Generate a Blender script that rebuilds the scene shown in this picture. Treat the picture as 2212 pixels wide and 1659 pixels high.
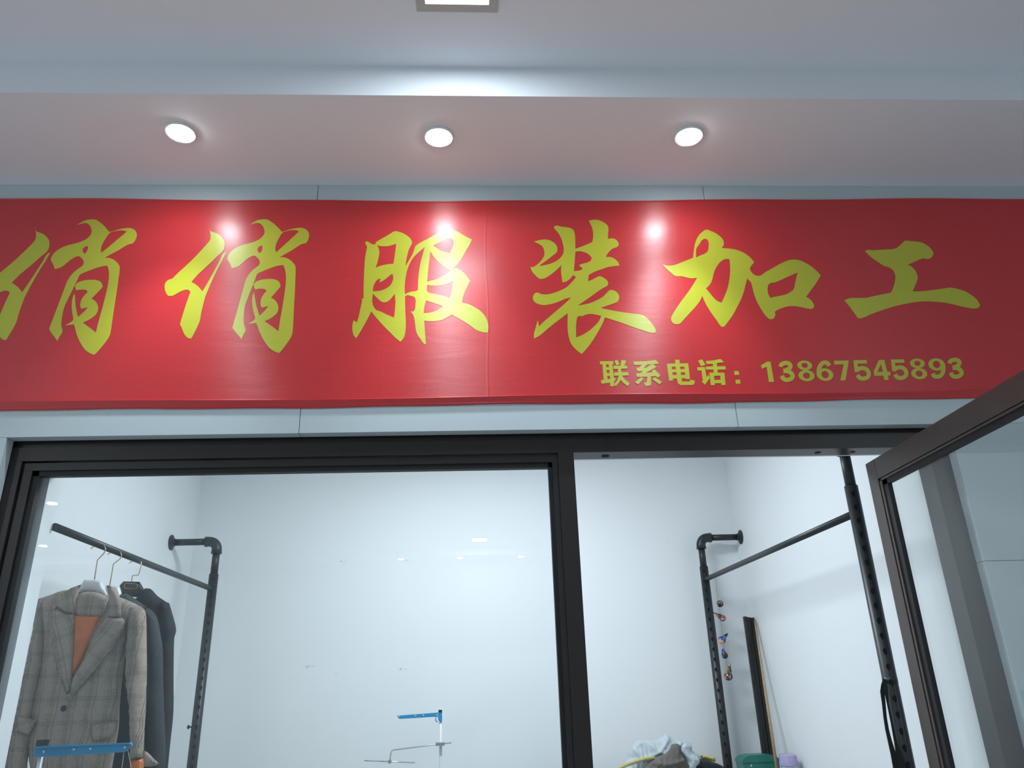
import bpy, bmesh, math, random
import numpy as np
from mathutils import Vector, Matrix
from mathutils.geometry import tessellate_polygon, delaunay_2d_cdt

random.seed(7)
S = bpy.context.scene
COL = S.collection
for o in list(bpy.data.objects):
    bpy.data.objects.remove(o)

# ------------------------------------------------------------------ camera
F, CX, CY = 1650.0, 1106.0, 829.5
def nrm(v): return v/np.linalg.norm(v)
Zc = nrm(np.array([976-CX, 3226+CY, -F]))
Yc = np.array([1030-CX, -(1500-CY), -F]); Yc = nrm(Yc-Yc.dot(Zc)*Zc)
Xc = np.cross(Yc, Zc)
MR = np.array([Xc, Yc, Zc])
CAM = np.array([0, -2.8, 1.55])
cd = bpy.data.cameras.new('camera'); cam = bpy.data.objects.new('camera', cd); COL.objects.link(cam)
cd.sensor_width = 36; cd.lens = F/2212*36; cd.clip_start = .05
cam.matrix_world = Matrix.Translation(CAM) @ Matrix([list(r) for r in MR]).to_4x4()
S.camera = cam

# ------------------------------------------------------------------ world, exposure, large lights
w = bpy.data.worlds.new('world'); S.world = w; w.use_nodes = True
bg = w.node_tree.nodes['Background']; bg.inputs[0].default_value = (.72, .86, .92, 1); bg.inputs[1].default_value = .12
S.view_settings.view_transform = 'Standard'; S.view_settings.look = 'None'
S.view_settings.gamma = 1; S.view_settings.use_curve_mapping = False
S.view_settings.exposure = 0.0

COOL = (.77, .92, 1.0)
SPOT_W, DISC_E, PANEL_E, SHOP_W, FILL_W = 38.0, 55.0, 6.0, 43.0, 80.0

def light(name, kind, loc, energy, color=COOL, parent=None, **kw):
    l = bpy.data.lights.new(name, kind); l.energy = energy; l.color = color
    for k, v in kw.items(): setattr(l, k, v)
    o = bpy.data.objects.new(name, l); COL.objects.link(o); o.location = loc
    if parent: o.parent = parent
    return o
# the shop's own ceiling lamps
light('shop_lamp_light', 'AREA', (0.0, 1.05, 3.20), SHOP_W, (.87, .95, 1.0), shape='RECTANGLE', size=1.2, size_y=.3)
# corridor ceiling lamps, and two fill lights added to raise the ambient level
for (x, y, z, e, sz) in ((-4.9, -5.98, 3.762, 1.0, .085), (-6.3, -8.53, 3.762, .5, .085), (4.2, -5.2, 3.765, 1.0, .21), (-6.4, -3.4, 3.765, .7, .21),  # last two on this line are the added fill, no fitting there
                     (-.04, -.948, 3.765, .095, .21), (.07, -8.8, 3.765, .35, .21)):
    light('corridor_lamp_or_fill', 'AREA', (x, y, z), FILL_W*e, COOL, shape='SQUARE', size=sz)

# ------------------------------------------------------------------ helpers
def P(u, v, Y=0.0):
    """point of the plane Y=const seen at photograph pixel (u, v)"""
    d = MR @ np.array([u-CX, -(v-CY), -F]); return Vector(CAM + d*(Y-CAM[1])/d[1])
def PX(u, v, X):
    d = MR @ np.array([u-CX, -(v-CY), -F]); return Vector(CAM + d*(X-CAM[0])/d[0])

def mat(name, color, rough=.5, metal=0, spec=.5, emit=None, estr=0, bump=0, bscale=60, var=0, vscale=6, coat=0):
    m = bpy.data.materials.new(name); m.use_nodes = True; nt = m.node_tree
    b = nt.nodes['Principled BSDF']
    b.inputs['Base Color'].default_value = (*color, 1); b.inputs['Roughness'].default_value = rough
    b.inputs['Metallic'].default_value = metal; b.inputs['Specular IOR Level'].default_value = spec
    b.inputs['Coat Weight'].default_value = coat
    if emit:
        b.inputs['Emission Color'].default_value = (*emit, 1); b.inputs['Emission Strength'].default_value = estr
    tc = nt.nodes.new('ShaderNodeTexCoord')
    if var:
        n = nt.nodes.new('ShaderNodeTexNoise'); n.inputs['Scale'].default_value = vscale; n.inputs['Detail'].default_value = 5
        nt.links.new(tc.outputs['Object'], n.inputs['Vector'])
        mx = nt.nodes.new('ShaderNodeMix'); mx.data_type = 'RGBA'
        mx.inputs[6].default_value = (*[c*(1-var) for c in color], 1); mx.inputs[7].default_value = (*[min(1, c*(1+var)) for c in color], 1)
        nt.links.new(n.outputs['Fac'], mx.inputs[0]); nt.links.new(mx.outputs[2], b.inputs['Base Color'])
    if bump:
        n = nt.nodes.new('ShaderNodeTexNoise'); n.inputs['Scale'].default_value = bscale; n.inputs['Detail'].default_value = 4
        nt.links.new(tc.outputs['Object'], n.inputs['Vector'])
        bp = nt.nodes.new('ShaderNodeBump'); bp.inputs['Strength'].default_value = bump; bp.inputs['Distance'].default_value = .01
        nt.links.new(n.outputs['Fac'], bp.inputs['Height']); nt.links.new(bp.outputs[0], b.inputs['Normal'])
    return m

def vinyl(name, color):
    """glossy printed banner cloth: fine horizontal ribs spread the lamp highlights vertically, soft creases"""
    m = mat(name, color, rough=.44, spec=.52); nt = m.node_tree; b = nt.nodes['Principled BSDF']
    b.inputs['Anisotropic'].default_value = .85; b.inputs['Coat Weight'].default_value = .30; b.inputs['Coat Roughness'].default_value = .235
    geo = nt.nodes.new('ShaderNodeNewGeometry')
    t = nt.nodes.new('ShaderNodeCombineXYZ'); t.inputs[2].default_value = 1
    nt.links.new(t.outputs[0], b.inputs['Tangent'])
    mp = nt.nodes.new('ShaderNodeMapping'); nt.links.new(geo.outputs['Position'], mp.inputs[0])
    mp.inputs['Scale'].default_value = (1.2, 1, 6)
    n = nt.nodes.new('ShaderNodeTexNoise'); n.inputs['Scale'].default_value = 3.0; n.inputs['Detail'].default_value = 4
    n.inputs['Distortion'].default_value = .4
    nt.links.new(mp.outputs[0], n.inputs['Vector'])
    wv = nt.nodes.new('ShaderNodeTexWave'); wv.bands_direction = 'X'; wv.inputs['Scale'].default_value = 62
    wv.inputs['Distortion'].default_value = .3
    nt.links.new(geo.outputs['Position'], wv.inputs['Vector'])
    ad = nt.nodes.new('ShaderNodeMath'); ad.operation = 'MULTIPLY_ADD'
    nt.links.new(wv.outputs['Fac'], ad.inputs[0]); ad.inputs[1].default_value = .02; nt.links.new(n.outputs['Fac'], ad.inputs[2])
    def mth(op, a, bb=0.0, cc=None):
        k = nt.nodes.new('ShaderNodeMath'); k.operation = op
        for i, x in enumerate((a, bb, cc)):
            if x is None: continue
            if isinstance(x, (int, float)): k.inputs[i].default_value = x
            else: nt.links.new(x, k.inputs[i])
        return k.outputs[0]
    sx = nt.nodes.new('ShaderNodeSeparateXYZ'); nt.links.new(geo.outputs['Position'], sx.inputs[0]); hh = ad.outputs[0]
    for x0, am in ((P(1052, 650).x, .22), (P(833, 650).x, .10), (P(1478, 650).x, .07)):
        dd = mth('ABSOLUTE', mth('SUBTRACT', mth('SUBTRACT', sx.outputs[0], x0), mth('MULTIPLY', mth('SINE', mth('MULTIPLY', sx.outputs[2], 11.0)), .004)))
        hh = mth('MULTIPLY_ADD', mth('MAXIMUM', mth('SUBTRACT', 1.0, mth('DIVIDE', dd, .006)), 0.0), am, hh)
    bp = nt.nodes.new('ShaderNodeBump'); bp.inputs['Strength'].default_value = .08; bp.inputs['Distance'].default_value = .02
    nt.links.new(hh, bp.inputs['Height']); nt.links.new(bp.outputs[0], b.inputs['Normal'])
    return m

def glass(name, tint=(.955, .985, .985)):
    m = bpy.data.materials.new(name); m.use_nodes = True; nt = m.node_tree; nt.nodes.clear()
    out = nt.nodes.new('ShaderNodeOutputMaterial')
    tr = nt.nodes.new('ShaderNodeBsdfTransparent'); tr.inputs[0].default_value = (*[c**.5 for c in tint], 1)
    gl = nt.nodes.new('ShaderNodeBsdfGlossy'); gl.inputs['Roughness'].default_value = 0.0
    geo = nt.nodes.new('ShaderNodeNewGeometry')
    dt = nt.nodes.new('ShaderNodeVectorMath'); dt.operation = 'DOT_PRODUCT'
    nt.links.new(geo.outputs['Normal'], dt.inputs[0]); nt.links.new(geo.outputs['Incoming'], dt.inputs[1])
    def mth(op, a, bb=None):
        n = nt.nodes.new('ShaderNodeMath'); n.operation = op
        for i, x in enumerate((a, bb)):
            if x is None: continue
            if isinstance(x, (int, float)): n.inputs[i].default_value = x
            else: nt.links.new(x, n.inputs[i])
        return n.outputs[0]
    c = mth('ABSOLUTE', dt.outputs['Value'])
    fr = mth('ADD', mth('MULTIPLY', mth('POWER', mth('SUBTRACT', 1.0, c), 5.0), .955), .045)
    mx = nt.nodes.new('ShaderNodeMixShader')
    nt.links.new(fr, mx.inputs[0]); nt.links.new(tr.outputs[0], mx.inputs[1]); nt.links.new(gl.outputs[0], mx.inputs[2])
    nt.links.new(mx.outputs[0], out.inputs[0])
    return m

def link(name, me, m, parent=None, smooth=False):
    o = bpy.data.objects.new(name, me); COL.objects.link(o)
    if m and not me.materials: me.materials.append(m)
    if smooth:
        for p in me.polygons: p.use_smooth = True
    if parent is not None: o.parent = parent; o.matrix_parent_inverse = Matrix.Translation(-Vector(parent.location))
    return o

def empty(name, loc=(0, 0, 0)):
    o = bpy.data.objects.new(name, None); COL.objects.link(o); o.location = loc; o.empty_display_size = .05; return o
def tag(o, label, cat, group=None):
    o['label'] = label; o['category'] = cat
    if group: o['group'] = group
    return o
def struct(o, label=None):
    o['kind'] = 'structure'
    if label: o['label'] = label
    return o

def box(name, x0, x1, y0, y1, z0, z1, m, parent=None, bev=0):
    bm = bmesh.new(); bmesh.ops.create_cube(bm, size=1)
    for v in bm.verts:
        v.co = Vector((x0+(v.co.x+.5)*(x1-x0), y0+(v.co.y+.5)*(y1-y0), z0+(v.co.z+.5)*(z1-z0)))
    if bev: bmesh.ops.bevel(bm, geom=bm.edges[:], offset=bev, segments=2, affect='EDGES', profile=.6)
    me = bpy.data.meshes.new(name); bm.to_mesh(me); bm.free()
    return link(name, me, m, parent)

def prism_y(name, poly, y0, y1, m, parent=None):
    """closed x,z outline between two y planes"""
    me = bpy.data.meshes.new(name); n = len(poly)
    vs = [(x, y0, z) for x, z in poly]+[(x, y1, z) for x, z in poly]
    tri = tessellate_polygon([[Vector((x, z, 0)) for x, z in poly]])
    fs = [tuple(t) for t in tri]+[tuple(i+n for i in t[::-1]) for t in tri]+[(i, (i+1) % n, (i+1) % n+n, i+n) for i in range(n)]
    me.from_pydata(vs, [], fs); fixn(me); return link(name, me, m, parent)

def fixn(me):
    bm = bmesh.new(); bm.from_mesh(me); bmesh.ops.recalc_face_normals(bm, faces=bm.faces); bm.to_mesh(me); bm.free()

def tube(name, pts, r, m, parent=None, seg=14, cap=True):
    pts = [Vector(p) for p in pts]; n = len(pts); rs = r if isinstance(r, (list, tuple)) else [r]*n
    bm = bmesh.new(); rings = []; ref = None
    for i, p in enumerate(pts):
        d = ((pts[min(i+1, n-1)]-p).normalized()+(p-pts[max(i-1, 0)]).normalized()).normalized()
        if ref is None: ref = Vector((0, 0, 1)) if abs(d.z) < .9 else Vector((1, 0, 0))
        a = (ref-d*ref.dot(d)).normalized(); ref = a; b = d.cross(a)
        rings.append([bm.verts.new(p+(a*math.cos(2*math.pi*k/seg)+b*math.sin(2*math.pi*k/seg))*rs[i]) for k in range(seg)])
    for i in range(n-1):
        for k in range(seg): bm.faces.new((rings[i][k], rings[i][(k+1) % seg], rings[i+1][(k+1) % seg], rings[i+1][k])).smooth = True
    if cap: bm.faces.new(rings[0][::-1]); bm.faces.new(rings[-1])
    bmesh.ops.recalc_face_normals(bm, faces=bm.faces)
    me = bpy.data.meshes.new(name); bm.to_mesh(me); bm.free()
    return link(name, me, m, parent)

def lathe(name, prof, c, axis, m, parent=None, seg=28):
    """profile (radius, distance along axis) turned round an axis through c"""
    c = Vector(c); ax = Vector(axis).normalized(); a = ax.orthogonal().normalized(); b = ax.cross(a)
    bm = bmesh.new(); rings = []
    for r, h in prof:
        rings.append([bm.verts.new(c+ax*h+(a*math.cos(2*math.pi*k/seg)+b*math.sin(2*math.pi*k/seg))*max(r, 1e-5)) for k in range(seg)])
    for i in range(len(prof)-1):
        for k in range(seg): bm.faces.new((rings[i][k], rings[i][(k+1) % seg], rings[i+1][(k+1) % seg], rings[i+1][k]))
    if prof[0][0] > 1e-4: bm.faces.new(rings[0][::-1])
    if prof[-1][0] > 1e-4: bm.faces.new(rings[-1])
    bmesh.ops.recalc_face_normals(bm, faces=bm.faces)
    for f in bm.faces: f.smooth = len(f.verts) == 4
    me = bpy.data.meshes.new(name); bm.to_mesh(me); bm.free()
    o = link(name, me, m, parent)
    md = o.modifiers.new('edge', 'EDGE_SPLIT'); md.split_angle = math.radians(38)
    return o

def rounded(pts, sub=4, corner=48):
    """Catmull-Rom through the points, sharp corners kept"""
    n = len(pts); p = [Vector(q) for q in pts]; out = []
    def turn(i):
        a = p[i]-p[i-1]; b = p[(i+1) % n]-p[i]
        if a.length < 1e-9 or b.length < 1e-9: return 180
        return math.degrees(a.angle(b))
    cor = [turn(i) > corner for i in range(n)]
    for i in range(n):
        p1, p2 = p[i], p[(i+1) % n]
        t1 = Vector((0, 0)) if False else ((p2-p[i-1])*.5 if not cor[i] else (p2-p1))
        t2 = ((p[(i+2) % n]-p1)*.5 if not cor[(i+1) % n] else (p2-p1))
        L = (p2-p1).length
        if t1.length > L: t1 = t1*(L/t1.length)
        if t2.length > L: t2 = t2*(L/t2.length)
        for k in range(sub):
            t = k/sub; t_2 = t*t; t_3 = t_2*t
            out.append(p1*(2*t_3-3*t_2+1)+t1*(t_3-2*t_2+t)+p2*(-2*t_3+3*t_2)+t2*(t_3-t_2))
    return out

def crop(x0, y0, s):
    return lambda pts: [(x0+a*s, y0+b*s) for a, b in pts]

def printed(name, loops, Y, m, parent, th=.0006, smooth=True, dx=0.0, sub=4):
    """flat vinyl print: outer loop and holes given in photo pixels, laid in the plane Y"""
    L = []
    for lp in loops:
        q = rounded(lp, sub) if smooth else [Vector(a) for a in lp]
        L.append([P(a.x, a.y, Y)+Vector((dx, 0, 0)) for a in q])
    flat = [v for lp in L for v in lp]; N = len(flat)
    tri = tessellate_polygon([[Vector((v.x, v.z, 0)) for v in lp] for lp in L])
    vs = [tuple(v) for v in flat]+[(v.x, v.y+th, v.z) for v in flat]
    fs = []
    for t in tri:
        a, b, c = (flat[i] for i in t)
        if (b-a).cross(c-a).y > 0: t = t[::-1]
        fs.append(tuple(t))
    s = 0
    for lp in L:
        k = len(lp)
        for i in range(k): fs.append((s+i, s+(i+1) % k, s+(i+1) % k+N, s+i+N))
        s += k
    me = bpy.data.meshes.new(name); me.from_pydata(vs, [], fs)
    return link(name, me, m, parent)

def puff(name, poly, Y, depth, m, parent=None, step=.012, fold=0, fscale=9, yfun=None, sub=3, edge=.05, seed=0, fdir=(1, .25), ridge=False):
    """soft cloth body: photo outline at distance Y, cushion-like thickness in both directions, running folds"""
    q = rounded(poly, sub)
    w = [P(a.x, a.y, Y) for a in q]
    pol = [Vector((v.x, v.z)) for v in w]; n = len(pol)
    A = np.array([list(v) for v in pol]); B = np.roll(A, -1, 0)
    def dist(x, z):
        p = np.array([x, z]); d = B-A; t = np.clip(((p-A)*d).sum(1)/np.maximum((d*d).sum(1), 1e-12), 0, 1)
        return float(np.sqrt((((A+d*t[:, None])-p)**2).sum(1)).min())
    def inside(x, z):
        c = False
        for i in range(n):
            a, b = A[i], B[i]
            if (a[1] > z) != (b[1] > z) and x < (b[0]-a[0])*(z-a[1])/(b[1]-a[1])+a[0]: c = not c
        return c
    vs = list(pol)
    x0, z0 = A.min(0); x1, z1 = A.max(0)
    nx = int((x1-x0)/step); nz = int((z1-z0)/step)
    for i in range(nx+1):
        for j in range(nz+1):
            x = x0+(i+.5*(j % 2))*step; z = z0+j*step
            if inside(x, z) and dist(x, z) > step*.55: vs.append(Vector((x, z)))
    r = delaunay_2d_cdt(vs, [(i, (i+1) % n) for i in range(n)], [], 1, 1e-6)
    rv, rf = r[0], r[2]
    rnd = random.Random(seed); ph = [rnd.uniform(0, 6.28) for _ in range(6)]
    fr, bk = [], []
    for v in rv:
        d = min(1, dist(v.x, v.y)/edge); g = math.sqrt(max(0, 1-(1-d)**2))
        s = v.x*fdir[0]+v.y*fdir[1]; t = -v.x*fdir[1]+v.y*fdir[0]
        f = fold*g*(math.sin(s*fscale*6+ph[0]+1.6*math.sin(t*5+ph[1]))+.6*math.sin(s*fscale*13+ph[2]+2*math.sin(t*9+ph[3]))+.5*math.sin((s+t)*fscale*8+ph[4]))
        if ridge:
            wx, wy = s+.03*math.sin(t*11+ph[0])+.02*math.sin(t*23+ph[1]), t+.03*math.sin(s*13+ph[2])
            f = fold*min(1, g*1.3)*((1-abs(math.sin(wx*fscale*5+ph[3])))**1.6*2.2+(1-abs(math.sin((wx*.5+wy)*fscale*7+ph[4])))**2*1.5+(1-abs(math.sin((wx-wy)*fscale*12+ph[5])))**2*.7-1.2)
        yo = yfun(v.x, v.y) if yfun else 0
        fr.append((v.x, Y-depth*g-f+yo, v.y)); bk.append((v.x, Y+depth*g*.7+yo, v.y))
    N = len(fr); fs = []; edges = {}
    for f in rf:
        f = tuple(f)
        a, b, c = (Vector(fr[i]) for i in f[:3])
        if (b-a).cross(c-a).y > 0: f = f[::-1]
        fs.append(f); fs.append(tuple(i+N for i in f[::-1]))
        for i in range(len(f)):
            e = (f[i], f[(i+1) % len(f)]); edges[e] = edges.get(e, 0)+1
    for (a, b) in edges:
        if (b, a) not in edges: fs.append((b, a, a+N, b+N))
    me = bpy.data.meshes.new(name); me.from_pydata(fr+bk, [], fs)
    bm = bmesh.new(); bm.from_mesh(me); bmesh.ops.remove_doubles(bm, verts=bm.verts, dist=1e-5)
    bmesh.ops.recalc_face_normals(bm, faces=bm.faces); bm.to_mesh(me); bm.free()
    return link(name, me, m, parent, smooth=True)

# ------------------------------------------------------------------ materials
M_wall = mat('white_wall_paint', (.80, .83, .85), .7, bump=.03, bscale=120, var=.015, vscale=2)
M_ceil = mat('ceiling_paint', (.87, .87, .91), .8, bump=.03, bscale=90, var=.015, vscale=1.5)
M_clad = mat('facade_cladding', (.54, .60, .62), .38, var=.02, vscale=2)
M_joint = mat('joint_shadow_gap', (.16, .17, .17), .8)
M_floor = mat('polished_floor_tile', (.62, .62, .62), .3, var=.06)
M_frame = mat('dark_brown_aluminium', (.021, .0155, .0135), .38, spec=.4, var=.12, vscale=30)
M_frame2 = mat('brown_aluminium_leaf', (.062, .045, .040), .40, spec=.5, var=.1, vscale=30)
M_rubber = mat('black_rubber', (.006, .006, .007), .6)
M_red = vinyl('red_banner_vinyl', (.60, .030, .034))
M_yel = vinyl('yellow_print', (.53, .51, .034))
M_pipe = mat('black_pipe', (.016, .021, .023), .42, spec=.5, bump=.05, bscale=200)
M_slot = mat('slot_dark', (.002, .002, .002), .9)
M_white = mat('white_plastic', (.72, .75, .75), .35)
M_blk = mat('black_plastic', (.012, .012, .013), .35)
M_gold = mat('gold_wire', (.55, .45, .25), .3, metal=1)
M_chrome = mat('chrome_rod', (.62, .65, .66), .18, metal=1)
M_blue = mat('blue_painted_steel', (.001, .25, .50), .4, var=.08, vscale=40)
M_pframe = mat('panel_light_frame', (.52, .50, .48), .5)
M_lampw = mat('white_lamp_trim', (.8, .8, .8), .4)
M_disc = mat('lamp_disc', (1, 1, 1), .5, emit=(.92, .97, 1), estr=DISC_E)
M_panel = mat('lamp_panel_face', (1, 1, 1), .5, emit=(.92, .97, 1), estr=PANEL_E)
M_glass = glass('clear_float_glass')
M_orange = mat('orange_lining_satin', (.60, .15, .025), .38, var=.45, vscale=16)
M_denim = mat('dark_grey_cloth', (.030, .038, .044), .9, bump=.3, bscale=260, var=.3, vscale=40)
M_black = mat('black_cloth', (.014, .018, .019), .9, bump=.3, bscale=260, var=.3, vscale=30)
M_shirt = mat('pale_blue_cotton', (.46, .53, .56), .85, bump=.25, bscale=70, var=.12, vscale=12)
M_taupe = mat('taupe_cloth', (.135, .125, .115), .9, bump=.3, bscale=90, var=.15, vscale=15)
M_yellowc = mat('yellow_cloth', (.46, .41, .15), .85, bump=.25, bscale=120, var=.2, vscale=20)
M_green = mat('green_painted_metal', (.02, .17, .13), .4, var=.08, vscale=14)
M_purple = mat('translucent_purple_plastic', (.42, .36, .60), .25, spec=.6)
M_bottle = mat('cloudy_clear_plastic', (.55, .62, .66), .2, spec=.6)
M_wood = mat('pale_wood', (.42, .29, .17), .6, var=.2, vscale=25)
M_cab = mat('grey_laminate', (.45, .47, .48), .4)
M_thread = mat('white_thread', (.7, .72, .72), .6)
M_strap = mat('dark_strap_webbing', (.010, .014, .013), .85)
M_tag = mat('dark_label', (.03, .035, .025), .4)

def plaid(name, ang=0.0):
    m = mat(name, (.16, .145, .13), .92, bump=.25, bscale=320); nt = m.node_tree; b = nt.nodes['Principled BSDF']
    tc = nt.nodes.new('ShaderNodeTexCoord')
    mp = nt.nodes.new('ShaderNodeMapping'); mp.inputs['Rotation'].default_value = (0, ang, 0)
    nt.links.new(tc.outputs['Object'], mp.inputs[0])
    sp = nt.nodes.new('ShaderNodeSeparateXYZ'); nt.links.new(mp.outputs[0], sp.inputs[0])
    def mth(op, a, bb=0.0):
        n = nt.nodes.new('ShaderNodeMath'); n.operation = op
        for i, x in enumerate((a, bb)):
            if isinstance(x, (int, float)): n.inputs[i].default_value = x
            else: nt.links.new(x, n.inputs[i])
        return n.outputs[0]
    nz = nt.nodes.new('ShaderNodeTexNoise'); nz.inputs['Scale'].default_value = 7; nt.links.new(tc.outputs['Object'], nz.inputs['Vector'])
    wob = mth('MULTIPLY', mth('SUBTRACT', nz.outputs['Fac'], .5), .03)
    def stripes(coord, per, offs, wd):
        c = mth('MODULO', mth('ADD', mth('ADD', coord, wob), 50.0), per); tot = None
        for of in offs:
            l = mth('LESS_THAN', mth('ABSOLUTE', mth('SUBTRACT', c, of)), wd)
            tot = l if tot is None else mth('MAXIMUM', tot, l)
        return tot
    dk = mth('MAXIMUM', stripes(sp.outputs[0], .070, (.008, .0135, .019, .034), .0007), stripes(sp.outputs[2], .088, (.012, .018, .024), .0006))
    br = mth('MAXIMUM', mth('MULTIPLY', stripes(sp.outputs[0], .070, (.050,), .012), .6), mth('MULTIPLY', stripes(sp.outputs[2], .088, (.062,), .010), .5))
    fz = nt.nodes.new('ShaderNodeTexNoise'); fz.inputs['Scale'].default_value = 210; nt.links.new(tc.outputs['Object'], fz.inputs['Vector'])
    base = nt.nodes.new('ShaderNodeMix'); base.data_type = 'RGBA'
    base.inputs[6].default_value = (.12, .100, .084, 1); base.inputs[7].default_value = (.52, .44, .36, 1)
    nt.links.new(fz.outputs['Fac'], base.inputs[0])
    m1 = nt.nodes.new('ShaderNodeMix'); m1.data_type = 'RGBA'; m1.inputs[7].default_value = (.40, .31, .27, 1)
    nt.links.new(br, m1.inputs[0]); nt.links.new(base.outputs[2], m1.inputs[6])
    m2 = nt.nodes.new('ShaderNodeMix'); m2.data_type = 'RGBA'; m2.inputs[7].default_value = (.04, .037, .037, 1)
    nt.links.new(mth('MULTIPLY', dk, .72), m2.inputs[0]); nt.links.new(m1.outputs[2], m2.inputs[6])
    nt.links.new(m2.outputs[2], b.inputs['Base Color'])
    return m
M_plaid, M_plaidA, M_plaidB = plaid('plaid_wool'), plaid('plaid_wool_bias', .35), plaid('plaid_wool_lapel', -.62)

def charm_mat():
    m = mat('painted_charm', (.1, .06, .05), .18, spec=.7); nt = m.node_tree; b = nt.nodes['Principled BSDF']
    tc = nt.nodes.new('ShaderNodeTexCoord'); v = nt.nodes.new('ShaderNodeTexVoronoi'); v.inputs['Scale'].default_value = 50
    nt.links.new(tc.outputs['Object'], v.inputs['Vector'])
    s = nt.nodes.new('ShaderNodeSeparateColor'); nt.links.new(v.outputs['Color'], s.inputs[0])
    r = nt.nodes.new('ShaderNodeValToRGB'); r.color_ramp.interpolation = 'CONSTANT'
    cols = [(0, (.01, .01, .012)), (.25, (.5, .16, .12)), (.4, (.03, .045, .30)), (.55, (.07, .06, .04)), (.7, (.62, .40, .24)), (.84, (.03, .16, .14)), (.93, (.35, .05, .08))]
    e = r.color_ramp.elements
    e[0].position = 0; e[0].color = (*cols[0][1], 1); e[1].position = cols[1][0]; e[1].color = (*cols[1][1], 1)
    for p, c in cols[2:]:
        k = e.new(p); k.color = (*c, 1)
    nt.links.new(s.outputs[0], r.inputs[0]); nt.links.new(r.outputs[0], b.inputs['Base Color'])
    return m
M_charm = charm_mat()

# ------------------------------------------------------------------ the setting
XL, XR, YB = -1.91, 1.826, 2.5          # shop inside
ZS, ZC, ZSH = 3.64, 3.78, 3.30          # soffit, corridor ceiling, shop ceiling
WX = 7.6
struct(box('floor', -WX, WX, -9.95, YB+.1, -.1, 0, M_floor))
M_wallb = mat('white_wall_scuffed', (.80, .83, .85), .7)
nt = M_wallb.node_tree; b_ = nt.nodes['Principled BSDF']; tc = nt.nodes.new('ShaderNodeTexCoord')
nz = nt.nodes.new('ShaderNodeTexNoise'); nz.inputs['Scale'].default_value = 60; nz.inputs['Detail'].default_value = 6
nt.links.new(tc.outputs['Object'], nz.inputs['Vector']); tot = None
for (u, v, rx, rz) in ((740, 1215, .034, .018), (874, 1211, .042, .012), (600, 1437, .06, .008), (662, 1440, .07, .012), (725, 1457, .03, .01), (866, 1445, .05, .016), (1445, 1169, .006, .01)):
    c_ = P(u, v, YB); mp = nt.nodes.new('ShaderNodeMapping'); mp.inputs['Location'].default_value = (-c_.x/rx, 0, -c_.z/rz); mp.inputs['Scale'].default_value = (1/rx, 0, 1/rz)
    nt.links.new(tc.outputs['Object'], mp.inputs[0]); ln = nt.nodes.new('ShaderNodeVectorMath'); ln.operation = 'LENGTH'; nt.links.new(mp.outputs[0], ln.inputs[0])
    mr = nt.nodes.new('ShaderNodeMapRange'); mr.inputs['From Min'].default_value = .5; mr.inputs['From Max'].default_value = 1; mr.inputs['To Min'].default_value = 1; mr.inputs['To Max'].default_value = 0
    nt.links.new(ln.outputs['Value'], mr.inputs[0])
    if tot is None: tot = mr.outputs[0]
    else:
        mxn = nt.nodes.new('ShaderNodeMath'); mxn.operation = 'MAXIMUM'; nt.links.new(tot, mxn.inputs[0]); nt.links.new(mr.outputs[0], mxn.inputs[1]); tot = mxn.outputs[0]
th = nt.nodes.new('ShaderNodeMapRange'); th.inputs['From Min'].default_value = .52; th.inputs['From Max'].default_value = .62; nt.links.new(nz.outputs['Fac'], th.inputs[0])
ml = nt.nodes.new('ShaderNodeMath'); ml.operation = 'MULTIPLY'; nt.links.new(th.outputs[0], ml.inputs[0]); nt.links.new(tot, ml.inputs[1])
mc = nt.nodes.new('ShaderNodeMix'); mc.data_type = 'RGBA'; mc.inputs[6].default_value = (.80, .83, .85, 1); mc.inputs[7].default_value = (.52, .55, .55, 1)
nt.links.new(ml.outputs[0], mc.inputs[0]); nt.links.new(mc.outputs[2], b_.inputs['Base Color'])
struct(box('wall_back', XL-.1, XR+.1, YB, YB+.1, 0, ZSH+.1, M_wallb))
struct(box('wall_left', XL-.1, XL, .232, YB, 0, ZSH+.1, M_wall))
struct(box('wall_right', XR, XR+.1, .16, YB, 0, ZSH+.1, M_wall))
struct(box('ceiling', XL-.1, XR+.1, .16, YB, ZSH, ZSH+.1, M_wall), 'white ceiling of the small shop')
struct(box('trim_1', XL-.1, -1.640, .147, .232, 0, ZSH, M_wall), 'white plastered return beside the window, where the rail ends')
struct(box('trim_2', -1.640, XR+.1, .152, .232, 2.44, ZSH, M_wall), 'white lintel above the window inside')
# corridor ceiling, dropped soffit along the shopfront with its fascia
struct(box('ceiling.001', -WX, WX, -9.95, -.545, ZC, ZC+.1, M_ceil), 'white corridor ceiling')
struct(box('trim_3', -WX, WX, -.545, .05, ZS, ZC+.1, M_ceil), 'dropped white soffit above the banner')
struct(box('trim_4', -WX, WX, -9.95, -9.40, ZS, ZC, M_ceil), 'soffit over the shopfronts across the corridor')
struct(box('wall_opposite', -WX, WX, -10.05, -9.95, 0, ZC, M_clad))
struct(box('wall_corridor_left', -WX-.1, -WX, -9.95, 0, 0, ZC, M_wall))
struct(box('wall_corridor_right', WX, WX+.1, -9.95, 0, 0, ZC, M_wall))
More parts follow.
